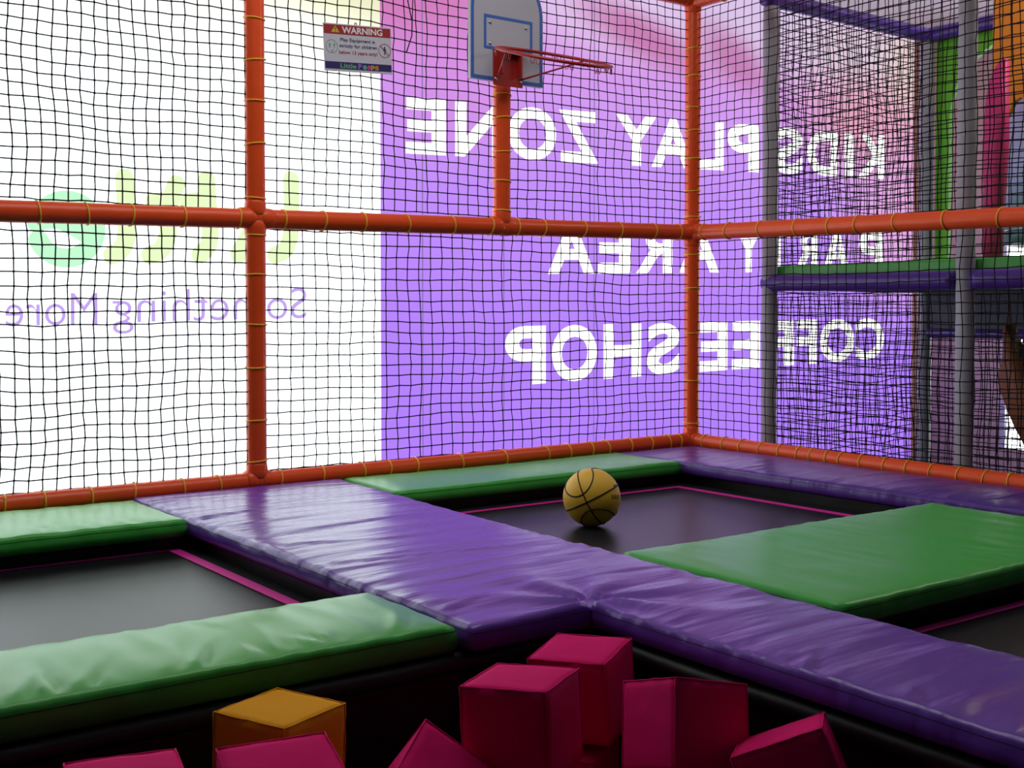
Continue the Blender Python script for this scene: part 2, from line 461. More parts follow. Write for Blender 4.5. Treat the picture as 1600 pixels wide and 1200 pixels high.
    for pi, (ro, dz) in enumerate(prof):
        ring = []
        for k in range(n):
            f_ = (.9, .7, .45, .2, 0, 0, 0, 0)[pi]; bz = loop[k].co.z * f_ + zt * (1 - f_)
            pl = noise.noise(Vector((bpts[k].x * 14, bpts[k].y * 14, seed + pi * .3)))
            r_ = ro + .003 * pl * (1 if pi > 2 else .3)
            ring.append(bm.verts.new((bpts[k].x + outn[k].x * r_, bpts[k].y + outn[k].y * r_, bz + dz + .002 * pl)))
        for k in range(n):
            bm.faces.new((prev[k], ring[k], ring[(k + 1) % n], prev[(k + 1) % n]))
        if pi == 3: seamring = ring
        prev = ring
    # close the underside with the same grid a little below
    bm.faces.new(prev[::-1])
    bm.verts.ensure_lookup_table()
    if warp:
        for v in bm.verts: v.co.x, v.co.y = warp(v.co.x, v.co.y)
    sr = [v.co.copy() + outn[k] * .0003 for k, v in enumerate(seamring)]
    x0 = min(v.co.x for v in bm.verts); x1 = max(v.co.x for v in bm.verts); y0 = min(v.co.y for v in bm.verts); y1 = max(v.co.y for v in bm.verts)
    loc = Vector(((x0 + x1) / 2, (y0 + y1) / 2, zt - th))
    bm.normal_update()
    o = finish(name, bm, m)
    o.data.transform(Matrix.Translation(-loc)); o.location = loc
    tag(o, label, 'mat', 'padded vinyl mats around the trampolines')
    b2 = bmesh.new(); tube(b2, [p - loc for p in sr], .0009, 5, closed=True)
    finish('seam', b2, M_seam, o)
    return o


ZP = .75; TH = .068


def warpA(x, y):
    wgt = max(0, min(1, (x - 1.75) / .85))
    e = .0 + (.09 * (y - 3) / 2.05 if y > 3 else .03 * (y - 3) / 1.5)
    return x + wgt * e, y


poly_pad('floor_mat', [(1.685, 2.60, 2.46, 5.08), (2.085, 2.60, -1.2, 2.46)], ZP, TH, M_pur,
         'large L-shaped purple vinyl mat between the trampolines and along the foam pit', 1, .0165, warpA, crease=(2.12, 2.50, .013), wr=.005,
         pleats=[(1.69, 2.6, 1.69, 4.9, .0, 26, .22, .0035), (2.10, -.2, 2.10, 2.3, .35, 22, .16, .0045), (2.6, 2.5, 2.6, 4.9, math.pi, 10, .2, .003), (1.75, 3.2, 1.75, 4.6, .05, 5, .8, .005)],
         folds=[(2.10, 1.70, .55, .22, .010), (2.10, 1.42, .6, .12, .006), (2.09, 1.98, .5, .08, .005), (1.69, 2.62, .3, .3, .005)])
poly_pad('floor_mat', [(-.9, 1.672, 4.42, 5.03)], ZP, TH, M_grn, 'green vinyl mat behind the left trampoline, under the white film', 2, .02, wr=.004, axis='X', pleats=[(-.2, 4.43, 1.65, 4.43, 1.7, 16, .28, .006)], folds=[(.98, 4.43, 1.9, .3, .006), (1.22, 4.43, 2.1, .25, .005)])
poly_pad('floor_mat', [(-.9, 1.660, 2.51, 2.955)], ZP, TH + .008, M_grn, 'long green vinyl mat in the left foreground along the foam pit', 3, .016, wr=.005, axis='X', puff=.010, pleats=[(-.2, 2.52, 1.6, 2.52, 1.4, 13, .2, .006), (.2, 2.95, 1.6, 2.95, -1.7, 7, .2, .005)],
         folds=[(.68, 2.52, 1.5, .25, .014), (1.0, 2.52, 1.1, .22, .010), (1.33, 2.52, 2.0, .15, .008)])
poly_pad('floor_mat', [(2.715, 4.475, 4.56, 5.08)], ZP, TH, M_grn, 'green vinyl mat behind the yellow ball at the back net', 4, .035, wr=.002, axis='X')
poly_pad('floor_mat', [(4.49, 5.095, -1.2, 5.08)], ZP, TH, M_purd, 'purple vinyl mat along the right-hand net', 5, .025, wr=.005, pleats=[(4.50, .5, 4.50, 4.4, .3, 26, .3, .006)])
poly_pad('floor_mat', [(2.612, 4.34, 2.035, 2.93)], ZP + .004, TH, M_grn, 'wide green vinyl mat crossing between the two right trampolines', 6, .02, wr=.002, axis='X', pleats=[(2.7, 2.045, 4.3, 2.045, 1.9, 14, .12, .004)],
         folds=[(3.35, 2.05, 1.9, .3, .004), (3.5, 2.05, 2.0, .35, .005), (3.62, 2.05, 1.9, .3, .004), (3.75, 2.05, 2.1, .3, .005)])

# black carcass below the mats, with a padded roll along the foam pit
ZF = ZP - TH - .006
cr_ = empty('trampoline_platform', (2.1, 2.5, 0), 'black platform carcass carrying the mats and walling the foam pit', 'platform')
bm = bmesh.new()
for c in [(1.72, 2.56, 2.50, 5.08), (2.125, 2.54, -1.2, 2.50), (-.9, 1.72, 4.46, 5.08), (-.9, 1.72, 2.535, 2.92), (2.56, 4.52, 4.60, 5.08), (4.53, 5.09, -1.2, 5.08), (2.54, 4.53, 2.08, 2.89),
          (-1.0, -.9, .5, 5.08), (-1.0, 2.125, .5, .6)]:
    box(bm, *c, 0, ZF)
o = finish('carcass', bm, M_blk, cr_, smooth=False); o.matrix_parent_inverse = Matrix.Translation((-2.1, -2.5, 0))
for pts in ([(-.9, 2.515, .648), (2.10, 2.515, .648)], [(2.10, 2.52, .648), (2.10, -1.2, .648)]):
    a, b_ = Vector(pts[0]), Vector(pts[1]); N = 40
    bm = bmesh.new(); tube(bm, [a.lerp(b_, i / N) + Vector((0, 0, .004 * noise.noise(Vector((i * .3, 1, 0))))) for i in range(N + 1)], .026, 14)
    o = finish('edge_roll', bm, M_blk, cr_); o.matrix_parent_inverse = Matrix.Translation((-2.1, -2.5, 0))
bm = bmesh.new(); box(bm, -.9, 2.125, .6, 2.535, .26, .30)
o = finish('pit_floor', bm, M_blk, cr_, smooth=False); o.matrix_parent_inverse = Matrix.Translation((-2.1, -2.5, 0))

# ------------------------------------------------------------------ trampolines


def trampoline(x0, x1, y0, y1, label):
    z = .63
    t = empty('trampoline', ((x0 + x1) / 2, (y0 + y1) / 2, z), label, 'trampoline', 'trampolines')
    inv = Matrix.Translation(-t.location)
    bm = bmesh.new(); nx, ny = 40, 30
    V = [[bm.verts.new((x0 + (x1 - x0) * i / nx, y0 + (y1 - y0) * j / ny, z - .006 * math.sin(math.pi * i / nx) * math.sin(math.pi * j / ny))) for j in range(ny + 1)] for i in range(nx + 1)]
    for i in range(nx):
        for j in range(ny): bm.faces.new((V[i][j], V[i + 1][j], V[i + 1][j + 1], V[i][j + 1]))
    ret = bmesh.ops.extrude_face_region(bm, geom=bm.faces[:])
    for g in ret['geom']:
        if isinstance(g, bmesh.types.BMVert): g.co.z -= .006
    o = finish('jump_bed', bm, M_bed, t); o.matrix_parent_inverse = inv
    # cover over the springs, running under the mats
    bm = bmesh.new(); e = .10
    for c in [(x0 - e, x1 + e, y1 + .001, y1 + e), (x0 - e, x1 + e, y0 - e, y0 - .001), (x0 - e, x0 - .001, y0, y1), (x1 + .001, x1 + e, y0, y1)]:
        box(bm, *c, z - .008, z + .001)
    o = finish('spring_cover', bm, M_cov, t, smooth=False); o.matrix_parent_inverse = inv
    bw = .045
    for c in [(x0, x1, y1 - bw * .8, y1), (x0, x1, y0, y0 + bw * .8), (x0, x0 + bw, y0 + bw * .8, y1 - bw * .8), (x1 - bw, x1, y0 + bw * .8, y1 - bw * .8)]:
        bm = bmesh.new(); box(bm, *c, z + .0002, z + .0035, .001)
        o = finish('border_webbing', bm, M_pink, t, smooth=False); o.matrix_parent_inverse = inv
    return t


trampoline(-.75, 1.655, 2.98, 4.475, 'grey-sheened left trampoline bed with pink border between two green mats')
trampoline(2.70, 4.41, 2.99, 4.50, 'trampoline with pink border carrying the yellow ball')
trampoline(2.72, 4.38, -.6, 2.045, 'dark trampoline with pink border cut off by the right edge')

# ------------------------------------------------------------------ orange cage frame
YB = XR = 5.15; RP = .047
fr = empty('cage_frame', (XR, YB, 0), 'orange padded pipe frame of the trampoline cage with yellow cable ties', 'frame')
FINV = Matrix.Translation((-XR, -YB, 0))


def fpart(name, bm, m, parent=None):
    o = finish(name, bm, m, parent or fr)
    o.matrix_parent_inverse = FINV if parent is None else Matrix.Identity(4)
    return o


def pipe(name, a, b_, r, ties, key, lump=.0012, seed=0, m=None):
    """padded pipe from a to b with cable ties where coordinate key takes the values in ties"""
    a, b_ = Vector(a), Vector(b_); L = (b_ - a).length; N = max(4, int(L / .05)); d = (b_ - a).normalized()
    pts = [a.lerp(b_, i / N) for i in range(N + 1)]
    rs = [r + lump * noise.noise(Vector((i * .35, seed * 3.3, 0))) for i in range(N + 1)]
    bm = bmesh.new(); tube(bm, pts, rs, 20)
    p = fpart(name, bm, m or M_org)
    rnd = random.Random(seed + 5)
    for t in ties:
        f = (t - a[key]) / (b_[key] - a[key]); c = a.lerp(b_, f)
        bm = bmesh.new()
        up = Vector((0, 0, 1)) if abs(d.z) < .9 else Vector((1, 0, 0))
        s1 = d.cross(up).normalized(); s2 = d.cross(s1)
        til = Vector((rnd.uniform(-.12, .12), rnd.uniform(-.12, .12)))
        ring = [c + (s1 * math.cos(k * math.pi / 12) + s2 * math.sin(k * math.pi / 12)) * (r + .0012) + d * (r * (til.x * math.cos(k * math.pi / 12) + til.y * math.sin(k * math.pi / 12))) for k in range(24)]
        tube(bm, ring, .0042, 6, closed=True)
        hd = ring[rnd.randrange(14, 22)] ; box(bm, hd.x - .005, hd.x + .005, hd.y - .005, hd.y + .005, hd.z - .004, hd.z + .004)
        fpart('cable_tie', bm, M_tie, p)
    return p


tb = [.55, .78, .98, 1.17, 1.33, 1.52, 1.71, 1.93, 2.1, 2.4, 2.63, 2.85, 3.0, 3.16, 3.44, 3.72, 4.01, 4.17, 4.33, 4.45, 4.63, 4.79, 4.94, 5.03]
tm = [.7, 1.0, 1.32, 1.52, 1.71, 1.94, 2.21, 2.43, 2.64, 2.86, 3.11, 3.39, 3.63, 3.81, 3.99, 4.27, 4.54, 4.81, 5.02]
rb = [5.02, 4.86, 4.72, 4.57, 4.43, 4.3, 4.21, 4.1, 4.01, 3.88, 3.73, 3.6, 3.46, 3.31, 3.17, 3.04, 2.9, 2.76]
rm = [5.04, 4.84, 4.59, 4.33, 4.1, 3.92, 3.68, 3.4, 3.11, 2.8]
pl = [2.92, 2.73, 2.54, 2.34, 2.09, 1.92, 1.73, 1.5, 1.3, 1.05, .86]
pc = [3.16, 2.99, 2.8, 2.66, 2.49, 2.3, 2.14, 1.91, 1.7, 1.43, 1.14, .88]
ph = [2.72, 2.6, 2.42, 2.26, 2.1]
ZT = 3.455
pipe('post', (2.295, YB, 0), (2.295, YB, ZT), RP, pl, 2, seed=1)
pipe('post', (XR, YB, 0), (XR, YB, ZT + .02), RP, pc, 2, seed=2)
pipe('rail', (.3, YB, .752), (XR, YB, .776), RP * .95, tb, 0, seed=3)
pipe('rail', (.3, YB, 1.955), (XR, YB, 2.045), RP, tm, 0, seed=4)
pipe('rail', (.3, YB, ZT), (XR, YB, ZT), RP, [], 0, seed=5)
pipe('rail', (XR, YB, .774), (XR, .6, .735), RP * .95, rb, 1, seed=6)
pipe('rail', (XR, YB, 2.045), (XR, .6, 1.95), RP, rm, 1, seed=7)
pipe('rail', (XR, YB, ZT - .01), (XR, .6, ZT - .05), RP, [4.9, 4.6], 1, seed=8)
pipe('hoop_post', (3.715, YB, 2.03), (3.715, YB, 2.83), RP * 1.02, ph, 2, seed=9)
for c, dirs in [((2.295, YB, 1.994), 'LRUD'), ((XR, YB, 2.045), 'LFUD'), ((3.715, YB, 2.02), 'LRU'), ((2.295, YB, .766), 'LRU'), ((XR, YB, .775), 'LFU'), ((XR, YB, ZT), 'LFD')]:
    V = {'L': Vector((-1, 0, .01)), 'R': Vector((1, 0, .01)), 'U': Vector((0, 0, 1)), 'D': Vector((0, 0, -1)), 'F': Vector((0, -1, 0))}
    bm = bmesh.new(); c = Vector(c); lo = 1 if c.z > 1 else .45
    for k in dirs:
        d = V[k]; ln = .085 if k in 'UD' or c.z > 1 else .06
        tube(bm, [c - d * .005, c + d * ln * .5, c + d * ln * .85, c + d * ln], [RP * 1.12, RP * 1.10, RP * 1.05, RP * 1.0], 20)
    bmesh.ops.create_uvsphere(bm, u_segments=24, v_segments=14, radius=RP * 1.14, matrix=Matrix.Translation(c))
    fpart('joint_sleeve', bm, M_org)

# ------------------------------------------------------------------ netting


def net(o3, u3, w_, h_, cu, cv, r, label, seed=0, sag=.02, name='safety_net', group=None, shear=0.0, m=None):
    """knotted square-mesh net: o3 lower corner, u3 horizontal unit vector, width, height, cell sizes"""
    u = Vector(u3); n = u.cross(Vector((0, 0, 1))); o3 = Vector(o3)
    nu, nv = round(w_ / cu), round(h_ / cv)

    def P(i, j):
        a, b_ = i / nu, j / nv
        e = min(1, 6 * min(a, 1 - a)) * min(1, 6 * min(b_, 1 - b_))
        q = Vector((i * .16, j * .16, seed * 5.7)); q2 = Vector((i * .9, j * .9, seed * 2.2 + 40))
        du = .018 * noise.noise(q) * e + .005 * noise.noise(q2)
        dv = .018 * noise.noise(q + Vector((0, 0, 9))) * e + .005 * noise.noise(q2 + Vector((0, 0, 9))) - sag * .6 * math.sin(math.pi * a) * (1 - abs(2 * b_ - 1)) + shear * math.sin(math.pi * a * 1.0) * 0
        dn = sag * 1.2 * noise.noise(q * .7 + Vector((0, 0, 3))) * e
        return o3 + u * (w_ * a + du) + Vector((0, 0, 1)) * (h_ * b_ + dv) + n * dn
    G = [[P(i, j) for j in range(nv + 1)] for i in range(nu + 1)]
    verts, faces = [], []

    def strand(pts):
        base = None
        rows = []
        for k, p in enumerate(pts):
            t = (pts[min(k + 1, len(pts) - 1)] - pts[max(k - 1, 0)]).normalized()
            a = t.cross(n).normalized()
            for off, rr in ((-.0055, 1.0), (0, 1.75), (.0055, 1.0)):
                if (k == 0 and off < 0) or (k == len(pts) - 1 and off > 0): continue
                c = p + t * off; R_ = r * rr; s = len(verts)
                verts.extend([c + a * R_, c + n * R_, c - a * R_, c - n * R_]); rows.append(s)
        for s, e in zip(rows, rows[1:]):
            for q in range(4): faces.append((s + q, s + (q + 1) % 4, e + (q + 1) % 4, e + q))
    for i in range(nu + 1): strand(G[i])
    for j in range(nv + 1): strand([G[i][j] for i in range(nu + 1)])
    me = bpy.data.meshes.new(name); me.from_pydata([v - o3 for v in verts], [], faces); me.materials.append(m or M_net); me.update()
    ob = bpy.data.objects.new(name, me); COL.objects.link(ob); ob.location = o3
    return tag(ob, label, 'net', group)


NG = 'black nets tied into the orange cage'
NR = .0027
net((.35, YB, .80), (1, 0, 0), 1.90, 1.15, .058, .0545, .0031, 'black net under the left orange rail, in front of the green and purple words', 1, group=NG)
net((.35, YB, 2.03), (1, 0, 0), 1.90, 1.40, .058, .0545, .0031, 'black net above the left orange rail, left of the tall orange post', 2, group=NG)
net((2.34, YB, .81), (1, 0, 0), 2.77, 1.19, .066, .054, .0029, 'black net beneath the hoop post rail, behind the ball', 3, group=NG)
net((2.34, YB, 2.07), (1, 0, 0), 2.77, 1.36, .064, .054, .0029, 'black net behind the basketball hoop and warning sign', 4, group=NG)
net((XR, 5.11, .81), (0, -1, 0), 4.4, 1.17, .062, .053, NR, 'black net under the right-hand orange rail', 5, group=NG)
net((XR, 5.11, 2.06), (0, -1, 0), 4.4, 1.32, .062, .053, NR, 'black net above the right-hand orange rail', 6, group=NG)

# ------------------------------------------------------------------ basketball hoop
BX, BY = 3.668, 5.055
hp = empty('basketball_hoop', (BX, BY, 2.76), 'small basketball backboard with red rim on the short orange post', 'basketball hoop')
HI = Matrix.Translation((-BX, -BY, -2.76))


def hpart(name, bm, m, smooth=True, parent=None):
    o = finish(name, bm, m, parent or hp, smooth)
    if parent is None: o.matrix_parent_inverse = HI
    return o


def arch(hw, z0, z1, zt_, n=24):
    pts = [(BX - hw, z0), (BX + hw, z0), (BX + hw, z1)]
    pts += [(BX + hw * math.cos(math.pi * k / n) ** 1 if True else 0, z1 + (zt_ - z1) * math.sin(math.pi * k / n)) for k in range(1, n)]
    return pts + [(BX - hw, z1)]


def band(bm, outer, inner, y0, y1):
    n = len(outer)
    A = [bm.verts.new((p[0], y0, p[1])) for p in outer]; B = [bm.verts.new((p[0], y0, p[1])) for p in inner]
    A2 = [bm.verts.new((p[0], y1, p[1])) for p in outer]; B2 = [bm.verts.new((p[0], y1, p[1])) for p in inner]
    for i in range(n):
        j = (i + 1) % n
        bm.faces.new((A[i], A[j], B[j], B[i])); bm.faces.new((A2[i], B2[i], B2[j], A2[j]))
        bm.faces.new((A[i], A2[i], A2[j], A[j])); bm.faces.new((B[i], B[j], B2[j], B2[i]))


bm = bmesh.new(); prism(bm, arch(.236, 2.764, 3.13, 3.37), BY - .022, BY)
bb = hpart('backboard', bm, M_white, False)
bm = bmesh.new()
band(bm, arch(.232, 2.768, 3.13, 3.366), arch(.214, 2.786, 3.13, 3.348), BY - .0235, BY - .0222)
hpart('painted_border', bm, M_blue, False, bb).matrix_parent_inverse = Matrix.Identity(4)
bm = bmesh.new()
rc = lambda x0, x1, z0, z1: [(x0, z0), (x1, z0), (x1, z1), (x0, z1)]
band(bm, rc(3.517, 3.832, 2.928, 3.105), rc(3.532, 3.817, 2.943, 3.090), BY - .0235, BY - .0222)
hpart('painted_square', bm, M_blue, False, bb)
bm = bmesh.new()
box(bm, 3.572, 3.762, BY - .032, BY - .024, 2.745, 2.93, .002)
box(bm, 3.60, 3.608, BY - .075, BY - .03, 2.80, 2.925); box(bm, 3.72, 3.728, BY - .075, BY - .03, 2.80, 2.925)
box(bm, 3.60, 3.728, BY - .080, BY - .03, 2.918, 2.926)
hpart('bracket', bm, M_red, False)
RR = .30; YW_ = math.radians(10); AX_ = math.radians(17); AY_ = math.radians(4.5)
R_out = Vector((math.sin(YW_) * math.cos(AX_), -math.cos(YW_) * math.cos(AX_), -math.sin(AX_)))
R_side = Vector((math.cos(YW_) * math.cos(AY_), math.sin(YW_) * math.cos(AY_), math.sin(AY_)))
RC = Vector((BX, 4.985, 2.935)) + R_out * RR
ringp = lambda a, r=RR: RC + R_out * (math.cos(a) * r) + R_side * (math.sin(a) * r)
bm = bmesh.new()
tube(bm, [ringp(a * math.pi / 28) for a in range(56)], .0085, 10, closed=True)
hpart('rim', bm, M_red)
for s_ in (-1, 1):
    bm = bmesh.new()
    tube(bm, [(BX + s_ * .075, BY - .035, 2.785), ringp(s_ * 1.75) + Vector((0, 0, -.006))], .005, 8); hpart('brace', bm, M_red)
for k in range(9):
    a = math.radians(-130 + k * 32.5); c = ringp(a) + Vector((0, 0, -.008)); t = (ringp(a + .1) - ringp(a - .1)).normalized()
    bm = bmesh.new()
    tube(bm, [c + t * x + Vector((0, 0, z)) for x, z in ((-.022, 0), (-.024, -.014), (-.016, -.028), (-.006, -.022), (-.008, -.008), (0, -.004), (.008, -.008), (.006, -.022), (.016, -.028), (.024, -.014), (.022, 0))], .0022, 6)
    hpart('net_hook', bm, M_red)
for x, z in [(3.556, 3.066), (3.79, 3.066), (3.556, 2.957), (3.585, 2.914), (3.748, 2.914), (3.585, 2.775), (3.748, 2.775)]:
    bm = bmesh.new(); bmesh.ops.create_uvsphere(bm, u_segments=12, v_segments=8, radius=.009, matrix=Matrix.Translation((x, BY - (.024 if z > 2.94 else .033), z)) @ Matrix.Diagonal((1, .6, 1, 1)))
    hpart('bolt', bm, M_steel)

# ------------------------------------------------------------------ warning sign tied to the net
SW, SH = .366, .228
sg = empty('warning_sign', (2.826, 5.118, 2.846), 'white warning sign with red header hanging on the net', 'sign')
sg.rotation_euler = (math.radians(2), math.radians(-3.2), math.radians(-3))


def srect(name, x0, x1, z0, z1, y, m, parent=sg):
    bm = bmesh.new(); box(bm, x0, x1, y, y + .0006, z0, z1); return finish(name, bm, m, parent, smooth=False)


M_sred = mat('sign_red', (0.40, 0.035, 0.04), .4, .4); M_snavy = mat('sign_navy', (0.045, 0.035, 0.16), .4, .4)
M_sw = mat('sign_white', (0.66, 0.64, 0.74), .4, .4); M_sy = mat('sign_yellow', (0.75, 0.5, 0.05), .4, .4); M_stext = mat('sign_text', (0.07, 0.065, 0.13), .5, .3)
M_sg = mat('sign_green', (0.15, 0.42, 0.22), .5, .3); M_txt = mat('sign_lettering_white', (.85, .83, .88), .5, .3); M_rtext = mat('sign_text_red', (.40, .06, .08), .5, .3)
bm = bmesh.new(); box(bm, -SW / 2, SW / 2, 0, .004, -SH / 2, SH / 2, .001); finish('board', bm, M_sw, sg, smooth=False)
hdr = srect('red_header', -SW / 2 + .004, SW / 2 - .004, .064, SH / 2 - .006, -.0008, M_sred)
ftr = srect('navy_footer', -SW / 2 + .004, SW / 2 - .004, -SH / 2 + .012, -.068, -.0008, M_snavy)


def stext(name, body, x0, x1, z0, z1, m, off, parent=sg, y=-.0014):
    bm = bmesh.new(); put_text(bm, body, lambda u, v: (x0 + (x1 - x0) * u, y, z0 + (z1 - z0) * v), off)
    return finish(name, bm, m, parent, smooth=False)


stext('warning_lettering', 'WARNING', -.085, .135, .070, .102, M_txt, .03, hdr)
stext('message_line', 'Play Equipment is', -.095, .092, .026, .047, M_stext, .012)
stext('message_line', 'strictly for children', -.100, .103, -.002, .019, M_stext, .012)
stext('message_line', 'below 13 years only!', -.104, .104, -.034, -.012, M_rtext, .012)
stext('little_lettering', 'Little', -.100, -.014, -.097, -.074, M_sg, .03, ftr)
for ch, x, c in (('P', -.004, (.35, .2, .6)), ('e', .022, (.15, .5, .35)), ('e', .045, (.6, .1, .3)), ('p', .066, (.7, .5, .05)), ('s', .088, (.7, .25, .05))):
    stext('coloured_letter', ch, x, x + .020, -.099, -.077 if ch != 'P' else -.073, mat('logo_' + ch + str(x), c, .5, .3), .03, ftr)
bm = bmesh.new(); prism(bm, [(-.142, .072), (-.098, .072), (-.120, .104)], -.0016, -.0010)
tri = finish('warning_triangle', bm, M_sy, hdr, smooth=False)
bm = bmesh.new(); box(bm, -.122, -.118, -.0022, -.0016, .083, .096); box(bm, -.122, -.118, -.0022, -.0016, .076, .079); finish('exclamation_mark', bm, M_dark, hdr, smooth=False)


def cring(bm, cx, cz, r, w_, y):
    o_ = [(cx + r * math.cos(k * math.pi / 16), cz + r * math.sin(k * math.pi / 16)) for k in range(32)]
    i_ = [(cx + (r - w_) * math.cos(k * math.pi / 16), cz + (r - w_) * math.sin(k * math.pi / 16)) for k in range(32)]
    band(bm, o_, i_, y, y + .0004)


def figure(bm, x, z, s, y):
    bmesh.ops.create_circle(bm, cap_ends=True, radius=.2 * s, segments=12, matrix=Matrix.Translation((x, y, z + .8 * s)) @ Matrix.Rotation(math.pi / 2, 4, 'X'))
    for q in ([(-.22, .55), (.22, .55), (.18, -.1), (-.18, -.1)], [(-.18, -.1), (-.02, -.1), (-.04, -1), (-.16, -1)], [(.02, -.1), (.18, -.1), (.16, -1), (.04, -1)], [(-.22, .55), (-.5, -.05), (-.4, -.1), (-.15, .3)], [(.22, .55), (.5, -.05), (.4, -.1), (.15, .3)]):
        bm.faces.new([bm.verts.new((x + a * s, y, z + b_ * s)) for a, b_ in q])


bm = bmesh.new(); cring(bm, -.141, .004, .032, .002, -.001); figure(bm, -.152, .008, .012, -.001); figure(bm, -.128, .010, .012, -.001)
for a, b_ in (((-.146, -.016), (-.141, -.021)), ((-.141, -.021), (-.132, -.010))):
    tube(bm, [(a[0], -.0008, a[1]), (b_[0], -.0008, b_[1])], .0012, 5)
finish('children_symbol', bm, M_sg, sg, smooth=False)
bm = bmesh.new(); figure(bm, .145, 0, .020, -.0012); finish('adult_symbol', bm, M_stext, sg, smooth=False)
bm = bmesh.new(); cring(bm, .145, 0, .034, .0025, -.001); tube(bm, [(.122, -.0018, .023), (.168, -.0018, -.023)], .0012, 5); finish('prohibition_ring', bm, M_rtext, sg, smooth=False)
bm = bmesh.new(); tube(bm, [(0, .002, .108), (0, .012, .126), (.002, .032, .13), (.001, .03, .108), (0, .004, .1)], .0025, 6); finish('tie', bm, M_dark, sg)

# black cord dangling by the net
bm = bmesh.new(); rnd = random.Random(4)
tube(bm, [(3.10, 5.11, 3.42), (3.125, 5.11, 3.25), (3.105, 5.11, 3.12), (3.13, 5.11, 3.02), (3.128, 5.11, 2.95), (3.095, 5.11, 2.86)], .003, 6)
tube(bm, [(3.115, 5.11, 3.42), (3.11, 5.11, 3.28), (3.135, 5.11, 3.15), (3.13, 5.11, 3.02)], .0025, 6)
tag(finish('cord', bm, M_net), 'loose black cord hanging down the net between sign and hoop', 'cord')

# ------------------------------------------------------------------ yellow ball
BC = Vector((3.30, 3.905, .624 + .126)); BR = .1255
ball = empty('basketball', BC, 'yellow rubber basketball with black seams resting on the trampoline bed', 'ball')
bm = bmesh.new(); bmesh.ops.create_uvsphere(bm, u_segments=64, v_segments=32, radius=BR)
finish('shell', bm, M_ball, ball)
Mw = cam.rotation_euler.to_matrix()
vd = (cam.location - BC).normalized(); rt = Vector((Mw.col[0])).normalized(); rt = (rt - vd * rt.dot(vd)).normalized(); upv = vd.cross(rt)
# seam frame: pole of the cross a little left of and below the middle of the visible side
pole = (vd * .945 + rt * -.253 + upv * -.209).normalized()
xs_ = (rt * .90 + upv * .44); xs_ = (xs_ - pole * xs_.dot(pole)).normalized(); ys_ = pole.cross(xs_)


def seam(fnc):
    bm = bmesh.new(); pts = [fnc(k * 2 * math.pi / 96) for k in range(96)]
    tube(bm, [(xs_ * p[0] + ys_ * p[1] + pole * p[2]).normalized() * (BR + .0002) for p in pts], .0030, 6, closed=True)
    finish('seam', bm, M_dark, ball)


seam(lambda a: (math.cos(a), 0, math.sin(a)))
seam(lambda a: (.10 * math.sin(a) + .0, math.cos(a), math.sin(a)))
for s in (1, -1):
    def cv(a, s=s):
        th_ = math.radians(17 + (62 - 17) * (1 - math.cos(2 * a)) / 2) * s
        return (math.sin(a) * math.cos(th_), math.sin(th_), math.cos(a) * math.cos(th_))
    seam(cv)


def on_ball(u, v, u0, v0, su, sv, rot=0):
    a, b_ = (u - .5) * su, (v - .5) * sv
    a, b_ = a * math.cos(rot) - b_ * math.sin(rot), a * math.sin(rot) + b_ * math.cos(rot)
    x, y = u0 + a, v0 + b_
    z = math.sqrt(max(.01, 1 - x * x - y * y))
    return (rt * x + upv * y + vd * z).normalized() * (BR + .0012)


bm = bmesh.new(); put_text(bm, 'XAR', lambda u, v: on_ball(u, v, .80, .02, .28, .15, 0), .01); finish('ball_lettering', bm, M_dark, ball, smooth=False)
bm = bmesh.new()
g = [[bm.verts.new(on_ball(i / 5, j / 3, .83, .40, .17, .10, .35)) for j in range(4)] for i in range(6)]
for i in range(5):
    for j in range(3): bm.faces.new((g[i][j], g[i + 1][j], g[i + 1][j + 1], g[i][j + 1]))
finish('ball_badge', bm, mat('ball_badge_grey', (.10, .08, .08), .5), ball)

# ------------------------------------------------------------------ foam blocks


def block_mesh(seed):
    bm = bmesh.new(); n = 10; s = .1
    bmesh.ops.create_cube(bm, size=2 * s)
    bmesh.ops.subdivide_edges(bm, edges=bm.edges[:], cuts=n - 1, use_grid_fill=True)
    for v in bm.verts:
        p = v.co.copy(); q = p / s
        # slight rounding at edges, slight hollow in the faces, creased cover
        m_ = sorted(abs(c) for c in q)
        e = max(0, m_[1] - .88) / .12
        sc_ = 1 - .018 * e * e - .01 * (1 if m_[0] > .95 else 0)
        hollow = .0025 * (1 - m_[1] ** 2) * (1 - m_[0] ** 2)
        d = noise.noise(p * 14 + Vector((seed * 3, 0, 0))) * .0022
        v.co = p * sc_ + p.normalized() * (d + hollow)
    return bm


def flange(seed):
    """stitched edge ridges of the cover"""
    bm = bmesh.new(); s = .0985
    rnd = random.Random(seed)
    for (a, b_) in [((-1, -1, 1), (1, -1, 1)), ((1, -1, 1), (1, 1, 1)), ((1, 1, 1), (-1, 1, 1)), ((-1, 1, 1), (-1, -1, 1)), ((-1, -1, -1), (-1, -1, 1)), ((1, -1, -1), (1, -1, 1)), ((1, 1, -1), (1, 1, 1)), ((-1, 1, -1), (-1, 1, 1))]:
        A, B = Vector(a) * s, Vector(b_) * s
        tube(bm, [A.lerp(B, k / 8) + Vector([rnd.uniform(-.0008, .0008) for _ in range(3)]) for k in range(9)], .0016, 6)
    return bm


def block(loc, rot, m, label, seed, group='foam blocks in the pit'):
    o = finish('foam_block', block_mesh(seed), m); o.location = loc; o.rotation_euler = [math.radians(a) for a in rot]
    tag(o, label, 'foam block', group)
    finish('seam', flange(seed), m, o)
    return o


